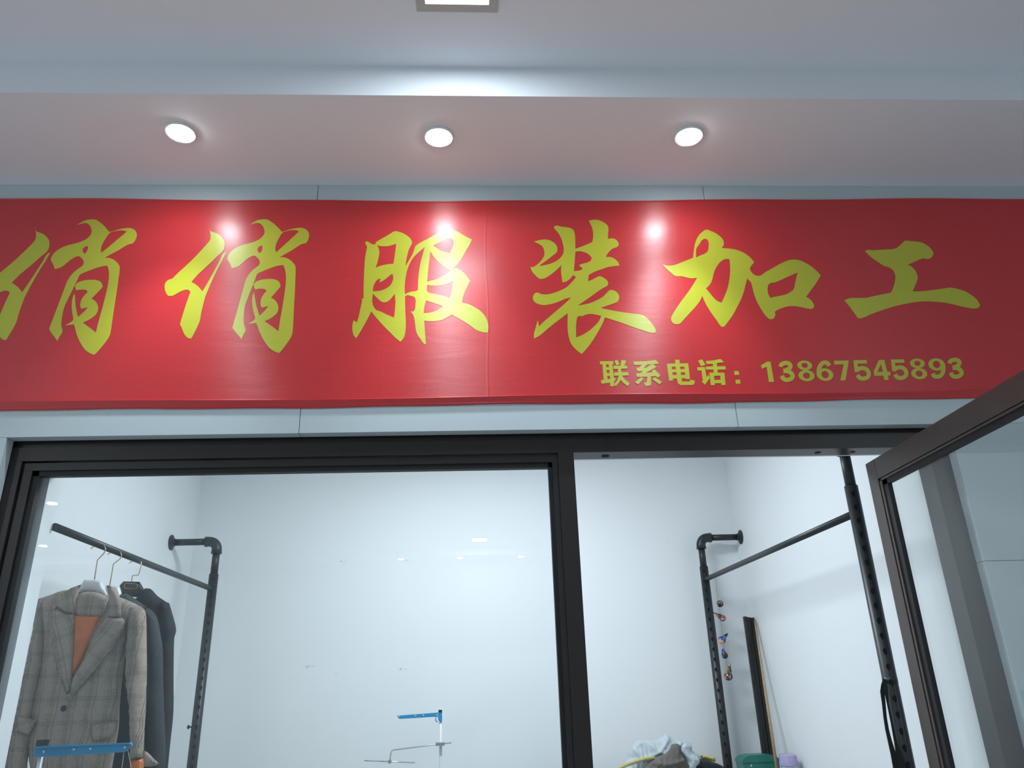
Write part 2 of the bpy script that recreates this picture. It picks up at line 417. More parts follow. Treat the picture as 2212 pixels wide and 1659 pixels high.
# front wall: backing and cladding sheets with open joints
wf = struct(empty('wall_front', (0, .05, 0)))
box('backing', -WX, WX, .049, .055, 2.50, ZS+.1, M_joint, wf)
box('backing', -WX, -1.775, .049, .147, 0, 2.52, M_joint, wf)
box('backing', 1.905, WX, .049, .147, 0, 2.52, M_joint, wf)
jx = [-WX, -5.78, -4.075, -2.372, -.667, 1.038, 2.743, 4.448, 6.153, WX]
for a, b in zip(jx[:-1], jx[1:]):
    box('cladding_panel', a+.0012, b-.0012, 0, .048, 2.498, 3.6395, M_clad, wf, bev=.0008)
for a, b in ((-WX, -5.78), (-5.78, -3.4), (-3.4, -1.745), (1.888, 3.55), (3.55, 5.3), (5.3, WX)):
    for z0, z1 in ((.02, .96), (.96, 1.958), (1.958, 2.498)):
        box('cladding_panel', a+.0012, b-.0012, 0, .048, z0+.0012, z1-.0008, M_clad, wf, bev=.0008)

# ---- the dark frame, the fixed window and the doorway
fr = struct(empty('window_1', (-.6, .1, 0)), 'dark brown aluminium shop window and doorway frame')
zt, zf = 2.53, 2.419
box('frame_header', -1.775, 1.905, .062, .147, zf, zt, M_frame, fr)
box('frame_lip', -1.775, 1.905, .050, .064, zf, 2.474, M_frame, fr, bev=.001)
box('frame_jamb', -1.775, -1.70, .050, .147, 0, zf, M_frame, fr, bev=.001)
box('frame_jamb', 1.812, 1.905, .050, .147, 0, zf, M_frame, fr, bev=.001)
box('mullion', .326, .388, .050, .147, 0, zf, M_frame, fr, bev=.001)
# glazing beads, stepped back from the frame face
box('glazing_bead', -1.70, .326, .062, .11, 2.385, zf-.004, M_frame, fr, bev=.0008)
box('glazing_bead', -1.697, -1.662, .062, .11, 0, 2.385, M_frame, fr, bev=.0008)
box('glazing_bead', .303, .3235, .056, .11, 0, 2.385, M_frame, fr, bev=.0008)
box('gasket', -1.662, .303, .070, .10, 2.366, 2.385, M_rubber, fr)
box('gasket', -1.662, -1.640, .070, .10, 0, 2.385, M_rubber, fr)
box('gasket', .288, .303, .070, .10, 0, 2.385, M_rubber, fr)
box('frame_sill', -1.775, .326, .050, .147, 0, .09, M_frame, fr)
pn = box('glass_pane', -1.645, .295, .082, .088, .085, 2.372, M_glass, fr)
for (u, v, wd) in ((1308, 983, .016), (1767, 973.5, .012), (1843, 973, .009)):
    p = P(u, v, .1)
    lathe('lock_hole', [(wd, 0), (wd, .002)], (p.x, .105, zf-.0015), (0, 0, 1), M_slot, fr, 16)

# ---- the open door leaf
X0, X1 = 1.574, 1.614
dr = struct(empty('door_1', (1.59, .03, 0)), 'open glass door leaf in a brown aluminium frame')
yh, ys, yg, ygl, ye = .109, .040, .033, -.051, -1.13
zt, zr, zg = 2.368, 2.288, 2.252
box('stile', X0, X1, ys, yh, .02, zt, M_frame2, dr, bev=.0015)
box('stile', X0, X1, ye, ye+.07, .02, zt, M_frame2, dr, bev=.0015)
box('top_rail', X0, X1, ye+.071, ys-.0012, zr, zt, M_frame2, dr, bev=.0015)
box('bottom_rail', X0, X1, ye+.071, ys-.0012, .02, .14, M_frame2, dr, bev=.0015)
box('glazing_bead', X0+.002, X1-.002, ye+.075, yg+.001, zr-.011, zr-.003, M_frame2, dr, bev=.001)
box('glazing_bead', X0+.002, X1-.002, .021, yg+.001, .14, zr-.003, M_frame2, dr, bev=.001)
box('gasket', X0+.008, X0+.026, ye+.075, .022, zg+.006, zr-.010, M_rubber, dr)
box('gasket', X0+.008, X0+.026, -.008, .022, .14, zr-.010, M_rubber, dr)
box('groove', X0+.006, X1-.006, yg, ys+.002, .14, zr, M_rubber, dr)
box('groove', X0+.006, X1-.006, ye+.072, ys, zr-.004, zr+.002, M_rubber, dr)
box('glass_pane', X0+.017, X0+.023, ye+.06, .0, .12, zg+.012, M_glass, dr)

# ------------------------------------------------------------------ banner
bn = tag(empty('banner', (.1, -.01, 2.6)), 'long red vinyl banner with yellow brush characters above the shopfront', 'banner')
def banner_cloth():
    nx, nz = 140, 24; xa, xb = -2.75, 2.90; vs, fs = [], []
    def row(y, back):
        for j in range(nz+1):
            for i in range(nx+1):
                x = xa+(xb-xa)*i/nx; t = j/nz
                ztop = 3.556-.007*math.cos((x+.1)*1.25)+.0025*math.sin(x*7)
                zb = 2.606+.002*math.sin(x*4+1)
                vs.append((x, y, zb+(ztop-zb)*t))
    row(-.008, 0); row(-.002, 1); N = (nx+1)*(nz+1)
    for j in range(nz):
        for i in range(nx):
            a = j*(nx+1)+i; fs.append((a, a+1, a+nx+2, a+nx+1)); fs.append((a+N, a+nx+1+N, a+nx+2+N, a+1+N))
    for i in range(nx):
        fs.append((i, i+N, i+1+N, i+1)); a = nz*(nx+1)+i; fs.append((a, a+1, a+1+N, a+N))
    me = bpy.data.meshes.new('cloth'); me.from_pydata(vs, [], fs); fixn(me)
    return link('cloth', me, M_red, bn, smooth=False)
banner_cloth()
def hem():
    vs, fs = [], []; X = np.linspace(-2.75, 2.9, 90)
    for x in X:
        w = .003*math.sin(x*4+1)+.0015*math.sin(x*13); o = .004*math.sin(x*3.1)
        for y, z in ((-.0085, 2.637+o), (-.0185, 2.631+o), (-.003, 2.601+w), (-.003, 2.630+w)): vs.append((x, y, z))
    for i in range(len(X)-1):
        for k in range(4): fs.append((i*4+k, i*4+(k+1) % 4, i*4+4+(k+1) % 4, i*4+4+k))
    fs += [(0, 1, 2, 3), tuple(len(vs)-4+k for k in (3, 2, 1, 0))]
    me = bpy.data.meshes.new('hem'); me.from_pydata(vs, [], fs); fixn(me); link('hem', me, M_red, bn)
hem()
tube('hem', [(x, -.007, 3.556-.007*math.cos((x+.1)*1.25)+.0025*math.sin(x*7)) for x in np.linspace(-2.75, 2.9, 70)], .0045, M_red, bn, 8)

YP = -.0088
c2 = crop(340, 440, 400/1896); c3 = crop(730, 460, 400/1896); c4 = crop(1100, 450, 360/1757)
c5 = crop(1400, 470, 400/1896); c6 = crop(1780, 490, 400/2212); c7 = crop(1280, 760, 400/2212); c8 = crop(1640, 750, 480/2212)
qiao_l = c2([(527,247),(545,280),(610,305),(650,335),(680,375),(688,420),(680,465),(655,500),(620,530),(560,590),(480,665),(420,720),(375,770),(348,802),(385,822),(425,855),(460,898),(500,835),(550,745),(600,655),(640,580),(668,520),(692,498),(704,500),(690,525),(668,575),(630,645),(590,725),(550,810),(520,880),(495,940),(480,990),(462,1060),(448,1120),(435,1195),(420,1235),(390,1300),(350,1375),(340,1381),(315,1375),(285,1350),(262,1305),(245,1260),(232,1235),(262,1130),(290,1040),(318,960),(338,905),(325,888),(300,880),(270,885),(235,900),(190,925),(155,942),(115,944),(95,925),(80,890),(74,850),(80,815),(105,785),(135,772),(155,765),(200,720),(260,665),(330,600),(400,530),(460,465),(510,410),(540,370),(545,330),(540,290)])
qiao_r = [c2([(947,215),(985,190),(1030,168),(1080,160),(1125,162),(1165,185),(1205,215),(1245,255),(1275,288),(1320,276),(1380,258),(1440,248),(1480,248),(1520,262),(1545,290),(1554,320),(1548,355),(1535,385),(1515,405),(1480,412),(1440,435),(1380,475),(1310,515),(1250,550),(1300,550),(1350,570),(1390,605),(1414,645),(1413,760),(1406,930),(1396,1100),(1385,1310),(1365,1370),(1320,1440),(1270,1505),(1245,1530),(1205,1515),(1150,1480),(1110,1430),(1075,1375),(1045,1310),(1020,1240),(1012,1222),(975,1226),(925,1234),(955,1215),(985,1195),(1000,1170),(985,1110),(972,1040),(970,980),(978,930),(990,908),(998,960),(1010,1030),(1030,1100),(1045,1148),(1085,1110),(1120,1070),(1135,1045),(1110,1055),(1070,1064),(1058,1040),(1057,1000),(1068,960),(1095,920),(1116,898),(1110,880),(1085,872),(1030,872),(1005,880),(992,855),(986,825),(1010,800),(1060,780),(1120,772),(1190,773),(1235,790),(1258,825),(1258,850),(1230,885),(1195,925),(1162,962),(1195,980),(1225,1015),(1238,1055),(1235,1095),(1215,1130),(1180,1160),(1140,1185),(1098,1203),(1150,1240),(1200,1275),(1240,1306),(1255,1200),(1280,1060),(1300,930),(1314,820),(1316,740),(1308,680),(1290,628),(1250,632),(1190,648),(1120,675),(1060,700),(1022,722),(1005,765),(980,830),(955,895),(925,970),(900,1040),(888,1110),(884,1180),(888,1240),(903,1280),(900,1310),(880,1345),(862,1391),(835,1355),(800,1315),(768,1270),(790,1190),(815,1100),(840,1010),(865,920),(885,845),(905,780),(935,725),(975,680),(1020,645),(1045,620),(1048,590),(1035,565),(1015,545),(993,532),(960,540),(920,565),(880,600),(840,635),(800,655),(762,661),(752,630),(735,600),(717,570),(720,545),(740,505),(775,470),(825,440),(880,420),(940,405),(1000,385),(1050,360),(1085,325),(1098,290),(1090,250),(1070,218),(1045,200),(1015,197),(980,205)]),
  c2([(1073,428),(1077,455),(1068,485),(1052,508),(1035,495),(1024,475),(1030,452),(1050,435)]),
  c2([(1281,297),(1330,279),(1400,270),(1451,283),(1400,330),(1330,395),(1270,450),(1215,500),(1207,465),(1212,425),(1230,380),(1250,342)])]
fu = [c3([(280,312),(285,295),(302,290),(325,305),(350,320),(385,322),(390,300),(440,268),(500,235),(555,200),(580,187),(625,192),(680,215),(730,250),(755,285),(757,310),(740,345),(722,385),(708,440),(698,490),(692,545),(720,500),(745,455),(765,420),(785,365),(797,335),(850,300),(920,265),(990,225),(1050,195),(1110,175),(1170,172),(1230,195),(1300,235),(1372,272),(1345,330),(1310,385),(1275,450),(1230,515),(1170,580),(1168,582),(1210,563),(1260,590),(1310,635),(1353,695),(1325,750),(1300,800),(1280,860),(1268,918),(1330,932),(1400,965),(1460,1005),(1505,1055),(1530,1110),(1540,1170),(1532,1227),(1480,1220),(1420,1200),(1350,1150),(1280,1105),(1210,1065),(1165,1042),(1110,1075),(1050,1100),(980,1108),(930,1108),(882,1103),(888,1180),(893,1250),(902,1345),(880,1340),(850,1300),(820,1255),(800,1210),(792,1150),(782,1080),(765,1035),(740,1010),(775,1008),(790,980),(795,930),(795,890),(780,860),(740,848),(712,842),(686,856),(688,950),(692,1050),(695,1130),(692,1200),(675,1275),(640,1320),(590,1280),(540,1230),(480,1170),(420,1105),(370,1045),(340,1008),(300,1090),(255,1170),(215,1240),(185,1283),(160,1250),(148,1200),(148,1150),(160,1100),(195,1120),(215,1050),(232,970),(248,893),(243,872),(263,880),(263,760),(268,620),(276,480),(288,400),(298,345)]),
  c3([(400,330),(450,340),(520,338),(565,325),(597,315),(588,390),(578,460),(568,520),(510,525),(440,540),(383,562),(400,520),(415,460),(424,400),(415,355)]),
  c3([(555,622),(566,650),(562,690),(540,735),(490,775),(430,797),(357,803),(362,755),(385,705),(410,680),(438,670),(422,712),(470,690),(520,650)]),
  c3([(357,825),(400,870),(440,905),(475,916),(510,905),(545,875),(582,828),(588,900),(585,980),(575,1073),(510,1045),(440,1010),(395,995),(365,960),(351,910),(353,865)]),
  c3([(888,350),(870,420),(848,500),(832,590),(822,690),(820,785),(800,800),(745,808),(706,822),(686,836),(683,760),(690,680),(705,600),(730,530),(770,460),(830,400)]),
  c3([(945,393),(975,440),(1030,500),(1090,550),(1150,591),(1090,640),(1020,675),(912,705),(918,640),(928,540),(938,460)]),
  c3([(975,332),(1020,310),(1080,285),(1135,260),(1160,260),(1180,275),(1186,305),(1175,350),(1145,414),(1090,400),(1030,372)]),
  c3([(912,737),(980,745),(1050,742),(1120,725),(1177,700),(1172,760),(1162,820),(1145,870),(1080,850),(1010,832),(940,820),(910,800)]),
  c3([(903,895),(960,915),(1020,935),(1075,955),(1030,990),(980,1012),(930,1023),(876,1027),(885,960)])]
zhuang = [c4([(262,350),(320,335),(380,328),(430,338),(475,365),(503,400),(508,440),(495,470),(450,505),(400,545),(350,580),(312,610),(370,600),(430,585),(490,560),(540,520),(568,480),(575,430),(565,370),(550,320),(530,280),(505,245),(480,218),(471,200),(480,185),(510,183),(560,195),(610,200),(650,210),(680,235),(692,275),(696,340),(698,427),(750,408),(820,380),(877,355),(885,300),(882,240),(868,190),(838,130),(890,120),(945,125),(1000,150),(1035,180),(1046,215),(1042,270),(1040,322),(1090,316),(1125,330),(1150,360),(1155,385),(1140,405),(1090,425),(1050,460),(1015,512),(1070,515),(1115,535),(1150,570),(1163,604),(1100,610),(1040,620),(980,640),(910,665),(838,702),(833,770),(880,750),(950,716),(1000,735),(1035,765),(1043,795),(1030,820),(990,840),(930,880),(860,930),(790,980),(720,1025),(780,1015),(850,1000),(930,965),(990,930),(1030,890),(1060,863),(1100,865),(1135,885),(1157,920),(1157,955),(1140,985),(1100,1003),(1050,1020),(962,1052),(1050,1070),(1180,1093),(1300,1110),(1395,1122),(1450,1155),(1500,1210),(1535,1260),(1550,1297),(1535,1315),(1490,1312),(1420,1290),(1300,1250),(1180,1205),(1080,1172),(1008,1150),(990,1200),(960,1260),(920,1330),(870,1410),(820,1475),(765,1537),(710,1495),(660,1440),(635,1380),(620,1310),(615,1230),(617,1105),(560,1150),(480,1210),(400,1275),(330,1335),(262,1375),(262,1320),(275,1270),(300,1180),(315,1245),(370,1190),(440,1130),(510,1070),(580,1010),(655,940),(590,955),(520,985),(440,1010),(370,1020),(310,1010),(265,985),(249,945),(262,905),(297,888),(340,905),(400,908),(460,895),(530,870),(600,835),(650,790),(685,750),(703,730),(685,708),(668,710),(640,745),(605,770),(562,780),(553,720),(546,660),(550,598),(510,640),(450,690),(390,730),(330,745),(290,720),(245,670),(230,640),(225,607),(235,622),(262,615),(310,580),(345,540),(368,500),(370,450),(355,410),(330,385)]),
  c4([(698,456),(745,452),(790,462),(830,480),(868,517),(860,550),(820,572),(770,585),(735,600),(777,638),(745,655),(682,662),(690,560)]),
  c4([(735,1135),(770,1137),(820,1118),(880,1115),(970,1135),(945,1190),(900,1240),(850,1285),(780,1330),(706,1362),(704,1280),(708,1200),(718,1150)])]
jia = [c5([(150,480),(200,492),(260,488),(320,468),(390,440),(460,412),(468,340),(480,270),(500,215),(530,170),(570,135),(600,123),(650,140),(700,165),(750,205),(772,240),(775,275),(755,312),(830,318),(900,330),(970,355),(1030,395),(1065,430),(1086,457),(1060,490),(1043,515),(1050,545),(1080,580),(1120,597),(1160,590),(1200,560),(1270,520),(1350,475),(1430,440),(1490,430),(1550,438),(1620,468),(1690,515),(1740,560),(1767,592),(1740,640),(1700,700),(1655,760),(1618,812),(1650,830),(1680,860),(1698,895),(1695,925),(1670,935),(1620,930),(1560,915),(1490,906),(1420,912),(1350,935),(1297,963),(1303,990),(1295,1020),(1270,1040),(1240,1037),(1200,1000),(1160,940),(1115,860),(1085,780),(1065,700),(1055,665),(1035,645),(1015,620),(1000,680),(980,760),(950,840),(910,920),(860,1010),(800,1090),(780,1115),(750,1117),(730,1095),(700,1050),(650,980),(600,900),(570,840),(555,800),(530,855),(480,920),(420,985),(360,1050),(325,1087),(285,1092),(255,1080),(237,1050),(240,1015),(270,960),(330,870),(390,790),(440,720),(480,655),(503,615),(450,622),(390,612),(340,600),(280,597),(230,560),(190,525)]),
  c5([(492,410),(492,325),(530,265),(555,228),(585,217),(608,228),(620,255),(619,310),(610,345),(580,370),(530,390)]),
  c5([(833,423),(840,490),(840,560),(832,640),(815,720),(790,790),(752,872),(710,855),(670,820),(630,770),(592,725),(625,695),(650,655),(665,600),(680,545),(710,490),(750,445),(790,425)]),
  c5([(1532,562),(1400,620),(1305,663),(1260,668),(1232,690),(1223,730),(1230,780),(1250,822),(1330,805),(1410,787),(1460,760),(1493,730),(1510,650)])]
gong = [c6([(490,290),(525,275),(600,280),(720,272),(830,265),(870,250),(915,215),(968,163),(1060,172),(1160,185),(1230,220),(1280,265),(1306,310),(1295,350),(1260,378),(1220,383),(1185,375),(1120,400),(1000,452),(1045,475),(1085,515),(1110,565),(1118,615),(1105,660),(1085,705),(1060,773),(1180,768),(1320,752),(1420,738),(1490,727),(1570,735),(1680,768),(1770,820),(1830,875),(1865,935),(1850,962),(1800,975),(1740,970),(1640,950),(1520,920),(1400,900),(1240,890),(1120,895),(980,918),(820,955),(680,1000),(560,1045),(480,1080),(430,1093),(405,1090),(370,1040),(310,960),(245,880),(290,858),(350,850),(500,848),(560,835),(690,808),(800,785),(830,720),(848,650),(853,590),(838,540),(805,500),(760,478),(715,465),(640,415),(560,360)])]

def merge(name, objs, parent):
    """several strokes of one printed character become one mesh"""
    bm = bmesh.new()
    for o in objs: bm.from_mesh(o.data)
    me = bpy.data.meshes.new(name); bm.to_mesh(me); bm.free(); m = objs[0].data.materials[0]
    for o in objs: bpy.data.objects.remove(o)
    return link(name, me, m, parent)
pl = P(793*.21097, 440+208*.21097, YP); pr = P(340+947*.21097, 440+215*.21097, YP)
for dx in (pl.x-pr.x, 0.0):
    merge('character', [printed('t', [qiao_l], YP, M_yel, bn, dx=dx), printed('t', qiao_r, YP, M_yel, bn, dx=dx)], bn)
for g in (fu, zhuang, jia, gong): printed('character', g, YP, M_yel, bn)

def strokepoly(pts, wd):
    pts = [Vector(p) for p in pts]; q = []
    n = len(pts)
    for i in range(n-1):                    # densify
        for k in range(4):
            t = k/4; p0, p1, p2, p3 = pts[max(i-1, 0)], pts[i], pts[i+1], pts[min(i+2, n-1)]
            q.append(.5*((2*p1)+(p2-p0)*t+(2*p0-5*p1+4*p2-p3)*t*t+(3*p1-p0-3*p2+p3)*t*t*t))
    q.append(pts[-1]); L, R = [], []
    for i, p in enumerate(q):
        d = (q[min(i+1, len(q)-1)]-q[max(i-1, 0)]).normalized(); nn = Vector((-d.y, d.x))*wd/2
        L.append(tuple(p+nn)); R.append(tuple(p-nn))
    return L+R[::-1]
def ring(cx, cy, rx, ry, ix, iy, n=26, tilt=.12):
    e = lambda a, b, s: [(cx+a*math.cos(s*2*math.pi*k/n)+tilt*b*math.sin(s*2*math.pi*k/n), cy+b*math.sin(s*2*math.pi*k/n)) for k in range(n)]
    return [e(rx, ry, 1), e(ix, iy, 1)]
def glyph(name, parts, cr):
    merge(name, [printed('t', [cr(l) for l in (p if isinstance(p[0], list) else [p])], YP-.0002*i, M_yel, bn, smooth=False) for i, p in enumerate(parts)], bn)
glyph('character', [[[(85,113),(248,112),(250,150),(235,150),(257,310),(272,312),(275,340),(258,345),(262,412),(212,412),(208,368),(110,382),(97,340),(132,335),(118,150),(92,150)], [(160,150),(193,150),(197,185),(164,185)], [(168,217),(200,217),(204,252),(171,252)], [(175,290),(208,288),(211,323),(180,328)]],
  [(262,105),(297,97),(322,150),(285,163)], [(345,97),(402,105),(378,165),(412,165),(416,200),(340,203),(343,243),(428,243),(432,282),(355,285),(385,330),(445,375),(420,412),(370,375),(335,335),(310,375),(275,413),(258,385),(295,345),(312,285),(258,287),(254,247),(305,245),(303,205),(250,205),(246,165),(333,165)]], c7)
glyph('character', [[(485,118),(640,112),(755,97),(795,143),(652,152),(612,190),(640,192),(700,152),(728,150),(762,182),(700,218),(637,250),(695,247),(720,245),(705,232),(738,208),(813,280),(782,308),(752,290),(695,295),(700,395),(670,408),(630,406),(612,368),(648,364),(655,297),(530,300),(517,258),(572,254),(600,228),(540,232),(520,192),(560,188),(588,158),(500,158)],
  [(580,303),(612,318),(548,390),(503,365)], [(745,303),(830,360),(800,390),(712,325)]], c7)
glyph('character', [[[(888,142),(990,140),(987,93),(1038,95),(1042,138),(1142,138),(1165,325),(1118,327),(1115,318),(1063,318),(1068,350),(1075,355),(1150,355),(1168,348),(1165,333),(1222,345),(1215,385),(1195,397),(1050,397),(1022,380),(1012,345),(1008,320),(960,320),(963,343),(915,347)], [(945,178),(992,178),(996,210),(948,210)], [(1045,178),(1097,178),(1100,208),(1048,208)], [(953,245),(1003,245),(1006,277),(957,277)], [(1053,245),(1103,245),(1107,277),(1057,277)]]], c7)
glyph('character', [[(1260,105),(1310,90),(1350,155),(1297,172)], [(1250,185),(1342,183),(1360,300),(1380,275),(1402,310),(1345,395),(1300,355),(1318,345),(1302,225),(1255,225)],
  [[(1352,110),(1440,103),(1530,85),(1570,125),(1485,135),(1487,175),(1588,172),(1590,212),(1492,213),(1495,250),(1575,250),(1590,397),(1540,398),(1537,375),(1460,376),(1464,398),(1413,400),(1395,250),(1448,248),(1445,213),(1357,213),(1353,177),(1440,175),(1437,143),(1365,148)], [(1450,288),(1525,286),(1530,335),(1455,337)]]], c7)
glyph('dot', [[(1690,230),(1745,230),(1752,275),(1698,278)]], c7)
glyph('dot', [[(1707,335),(1760,333),(1768,380),(1713,383)]], c7)
def sh(pts, dx, dy): return [(a+dx, b+dy) for a, b in pts]
d3 = [[(212,195),(220,174),(243,160),(275,157),(300,166),(312,188),(300,212),(280,225),(243,236)], [(243,238),(282,240),(316,256),(333,282),(326,306),(300,322),(268,326),(240,312),(226,285)]]
d5 = [[(938,130),(1070,128),(1073,162),(978,163),(990,238),(952,250)], strokepoly([(966,238),(992,215),(1032,208),(1070,222),(1091,258),(1084,292),(1056,310),(1022,312),(994,300),(980,276)], 41)]
d1 = [[(18,180),(82,143),(113,145),(148,345),(97,345),(75,195),(28,215)]]
three = lambda dx, dy: [strokepoly(sh(s, dx, dy), 42) for s in d3]
five = lambda dx, dy: [sh(p, dx, dy) for p in d5]
eight = lambda dx, dy: [ring(453+dx, 181+dy, 74, 48, 31, 25), ring(471+dx, 283+dy, 80, 56, 35, 30)]
digits = [d1, three(0, 0), eight(0, 0), [ring(656, 273, 82, 63, 36, 36), strokepoly([(594,280),(592,240),(600,200),(622,165),(652,152),(680,160),(696,186)], 42)],
  [[(743,135),(890,132),(887,172),(858,330),(808,332),(842,170),(750,173)]], five(0, 0),
  [[[(1190,128),(1245,125),(1275,245),(1305,245),(1308,280),(1282,282),(1290,325),(1243,325),(1237,283),(1145,285),(1140,240)], [(1213,165),(1232,245),(1178,247)]]],
  five(373, -7), eight(1122, -20), [ring(1766, 172, 82, 62, 36, 36), strokepoly([(1828,165),(1834,210),(1828,252),(1806,284),(1770,294),(1742,286),(1728,262)], 42)], three(1682, -32)]
for d in digits: glyph('digit', d, c8)

# ------------------------------------------------------------------ lamps
def downlight(x, y, z, label, group, beam=False, tilt=(0, 0)):
    t = tag(empty('downlight', (x, y, z)), label, 'ceiling light', group)
    ax = Vector((tilt[0], tilt[1], -1)).normalized()
    lathe('trim_ring', [(.060, -.001), (.062, .004), (.056, .009), (.049, .008), (.046, .001)], (x, y, z), (0, 0, -1), M_lampw, t)
    lathe('lamp_face', [(.0445, -.004), (.0445, .010), (.040, .013), (0, .0145)], (x, y, z), ax, M_disc, t)
    if beam:
        for nm, e, a in (('lamp_beam', SPOT_W, 66), ('lamp_glow', SPOT_W*.26, 140)):
            l = light(nm, 'SPOT', (x, y, z-.03), e, COOL, t, spot_size=math.radians(a), spot_blend=1.0, shadow_soft_size=.035)
            l.matrix_parent_inverse = Matrix.Translation((-x, -y, -z))
            l.rotation_euler = Vector((tilt[0], .22, -1)).to_track_quat('-Z', 'Y').to_euler()
for u, v, lb, tl in ((390, 285, 'round white downlight above the two leftmost yellow characters', (-.10, .05)), (948, 294, 'round white downlight above the middle of the red banner', (.04, 0)), (1487, 293, 'round white downlight, rightmost of three above the banner', (-.06, .06))):
    d = MR @ np.array([u-CX, -(v-CY), -F]); q = CAM+d*(ZS-CAM[2])/d[2]
    downlight(q[0], q[1], ZS, lb, 'downlights in the soffit over the banner', True, tl)
for x, lb_ in ((-1.2, 'leftmost'), (-.25, 'middle'), (.75, 'rightmost')): downlight(x, -9.6, ZS, lb_+' of the three downlights across the corridor, reflected small in the window', 'downlights across the corridor')
for x, y, lb_ in ((-4.9, -5.98, 'upper'), (-6.3, -8.53, 'lower')): downlight(x, y, ZC, lb_+' of the two round corridor lights reflected at the left edge of the window', 'corridor downlights')
def panel(x0, x1, y0, y1, z, label):
    t = tag(empty('panel_light', ((x0+x1)/2, (y0+y1)/2, z)), label, 'ceiling light', 'square panel lights')
    b = .032
    box('frame', x0, x1, y0, y0+b, z-.006, z+.001, M_pframe, t); box('frame', x0, x1, y1-b, y1, z-.006, z+.001, M_pframe, t)
    box('frame', x0, x0+b, y0+b, y1-b, z-.006, z+.001, M_pframe, t); box('frame', x1-b, x1, y0+b, y1-b, z-.006, z+.001, M_pframe, t)
    box('diffuser', x0+b, x1-b, y0+b, y1-b, z-.004, z+.001, M_panel, t)
panel(-.183, .101, -1.09, -.805, ZC, 'square ceiling panel light cut by the top of the frame')
panel(-.06, .21, -8.95, -8.68, ZC, 'square ceiling panel light across the corridor, reflected in the window')
tl = tag(empty('tube_light', (0, 1.05, ZSH)), 'white ceiling light fitting inside the shop', 'ceiling light')
box('housing', -.62, .62, .88, 1.22, ZSH-.05, ZSH-.001, M_lampw, tl, bev=.004)
box('diffuser', -.6, .6, .90, 1.20, ZSH-.07, ZSH-.05, M_panel, tl, bev=.004)

# ------------------------------------------------------------------ pipe racks
def arc(c, a, b, r, n=7):
    """quarter bend from direction a to direction b"""
    c, a, b = Vector(c), Vector(a), Vector(b)
    return [c+a*r*math.cos(t)+b*r*math.sin(t) for t in np.linspace(0, math.pi/2, n)]
def rack_pole(t, x, y, xw, ztop, zsl, r=.0258, slots=None):
    """floor pole with sliding sleeve, elbow and wall arm"""
    s = 1 if xw > x else -1
    tube('pole', [(x, y, zsl-.02), (x, y, ztop-.05)], r*.86, M_pipe, t)
    tube('sleeve', [(x, y, 0.0), (x, y, zsl)], r*1.08, M_pipe, t, 20)
    tube('elbow', [(x, y, ztop-.075), (x, y, ztop-.05)]+arc((x+s*.05, y, ztop-.05), (-s, 0, 0), (0, 0, 1), .05)[1:]+[(x+s*.075, y, ztop)], [r*1.28]+[r*1.18]*7+[r*1.28], M_pipe, t, 18)
    tube('wall_arm', [(x+s*.06, y, ztop), (xw-s*.008, y, ztop)], r*.82, M_pipe, t)
    lathe('wall_flange', [(.048, 0), (.048, .006), (.040, .010), (.026, .016), (.022, .030)], (xw, y, ztop), (-s, 0, 0), M_pipe, t)
    lathe('foot_flange', [(.048, 0), (.048, .006), (.028, .014), (.025, .03)], (x, y, 0), (0, 0, 1), M_pipe, t)
    if slots:
        bm = bmesh.new(); d = Vector((CAM[0]*0-x*.55, -2.4, 0)).normalized(); a = Vector((-d.y, d.x, 0))
        z = zsl-slots[0]
        while z > slots[2]:
            ring_ = []
            for k in range(12):
                ang = 2*math.pi*k/12; h = .0085*math.cos(ang); q = .013*math.sin(ang)
                ring_.append(bm.verts.new(Vector((x, y, z+q))+d*(r*1.08+.0006)+a*h*(1 if q > 0 else .7)))
            bm.faces.new(ring_); z -= slots[1]
        me = bpy.data.meshes.new('slot_row'); bm.to_mesh(me); bm.free(); link('slot_row', me, M_slot, t)['kind'] = 'stuff'
zl = P(370, 1172, 2.113).z
XPL, YPL = -1.622, 2.113
rl = tag(empty('pipe_rack', (XPL, YPL, 0)), 'black pipe clothes rack on the left wall holding the plaid blazer', 'clothes rack', 'black pipe racks')
rack_pole(rl, XPL, YPL, XL, zl, P(462, 1240, YPL).z, slots=(.035, .052, .3))
tube('hanging_rail', [(-1.632, .233, 2.207), (-1.625, YPL, 2.209)], .0155, M_pipe, rl)
lathe('locking_knob', [(.004, 0), (.004, .012), (.011, .014), (.011, .022), (.006, .026)], (XPL-.022, YPL-.01, P(420, 1570, YPL).z), (-1, -.2, 0), M_pipe, rl, 14)
YPR = 2.39; XPR = P(1517, 1200, YPR).x; zr_ = P(1601, 1160, YPR).z
rr = tag(empty('pipe_rack', (XPR, YPR, 0)), 'black pipe clothes rack on the right wall, seen through the doorway', 'clothes rack', 'black pipe racks')
rack_pole(rr, XPR, YPR, XR, zr_, P(1518, 1224, YPR).z, slots=(.035, .062, .3))
YN = .262; XN = P(1840, 1060, YN).x
zs = P(1838, 1050, YN).z
rack_pole(rr, XN, YN, XR, zr_+.02, zs, .0252, slots=(.04, .056, .3))
zc = P(1920, 1470, YN).z
tube('collar', [(XN, YN, zc-.012), (XN, YN, zc+.012)], .028, M_pipe, rr, 20)
tube('hanging_rail', [(XN, YN, P(1832, 1108, YN).z), (XPR, YPR, P(1522, 1252, YPR).z)], .0155, M_pipe, rr)

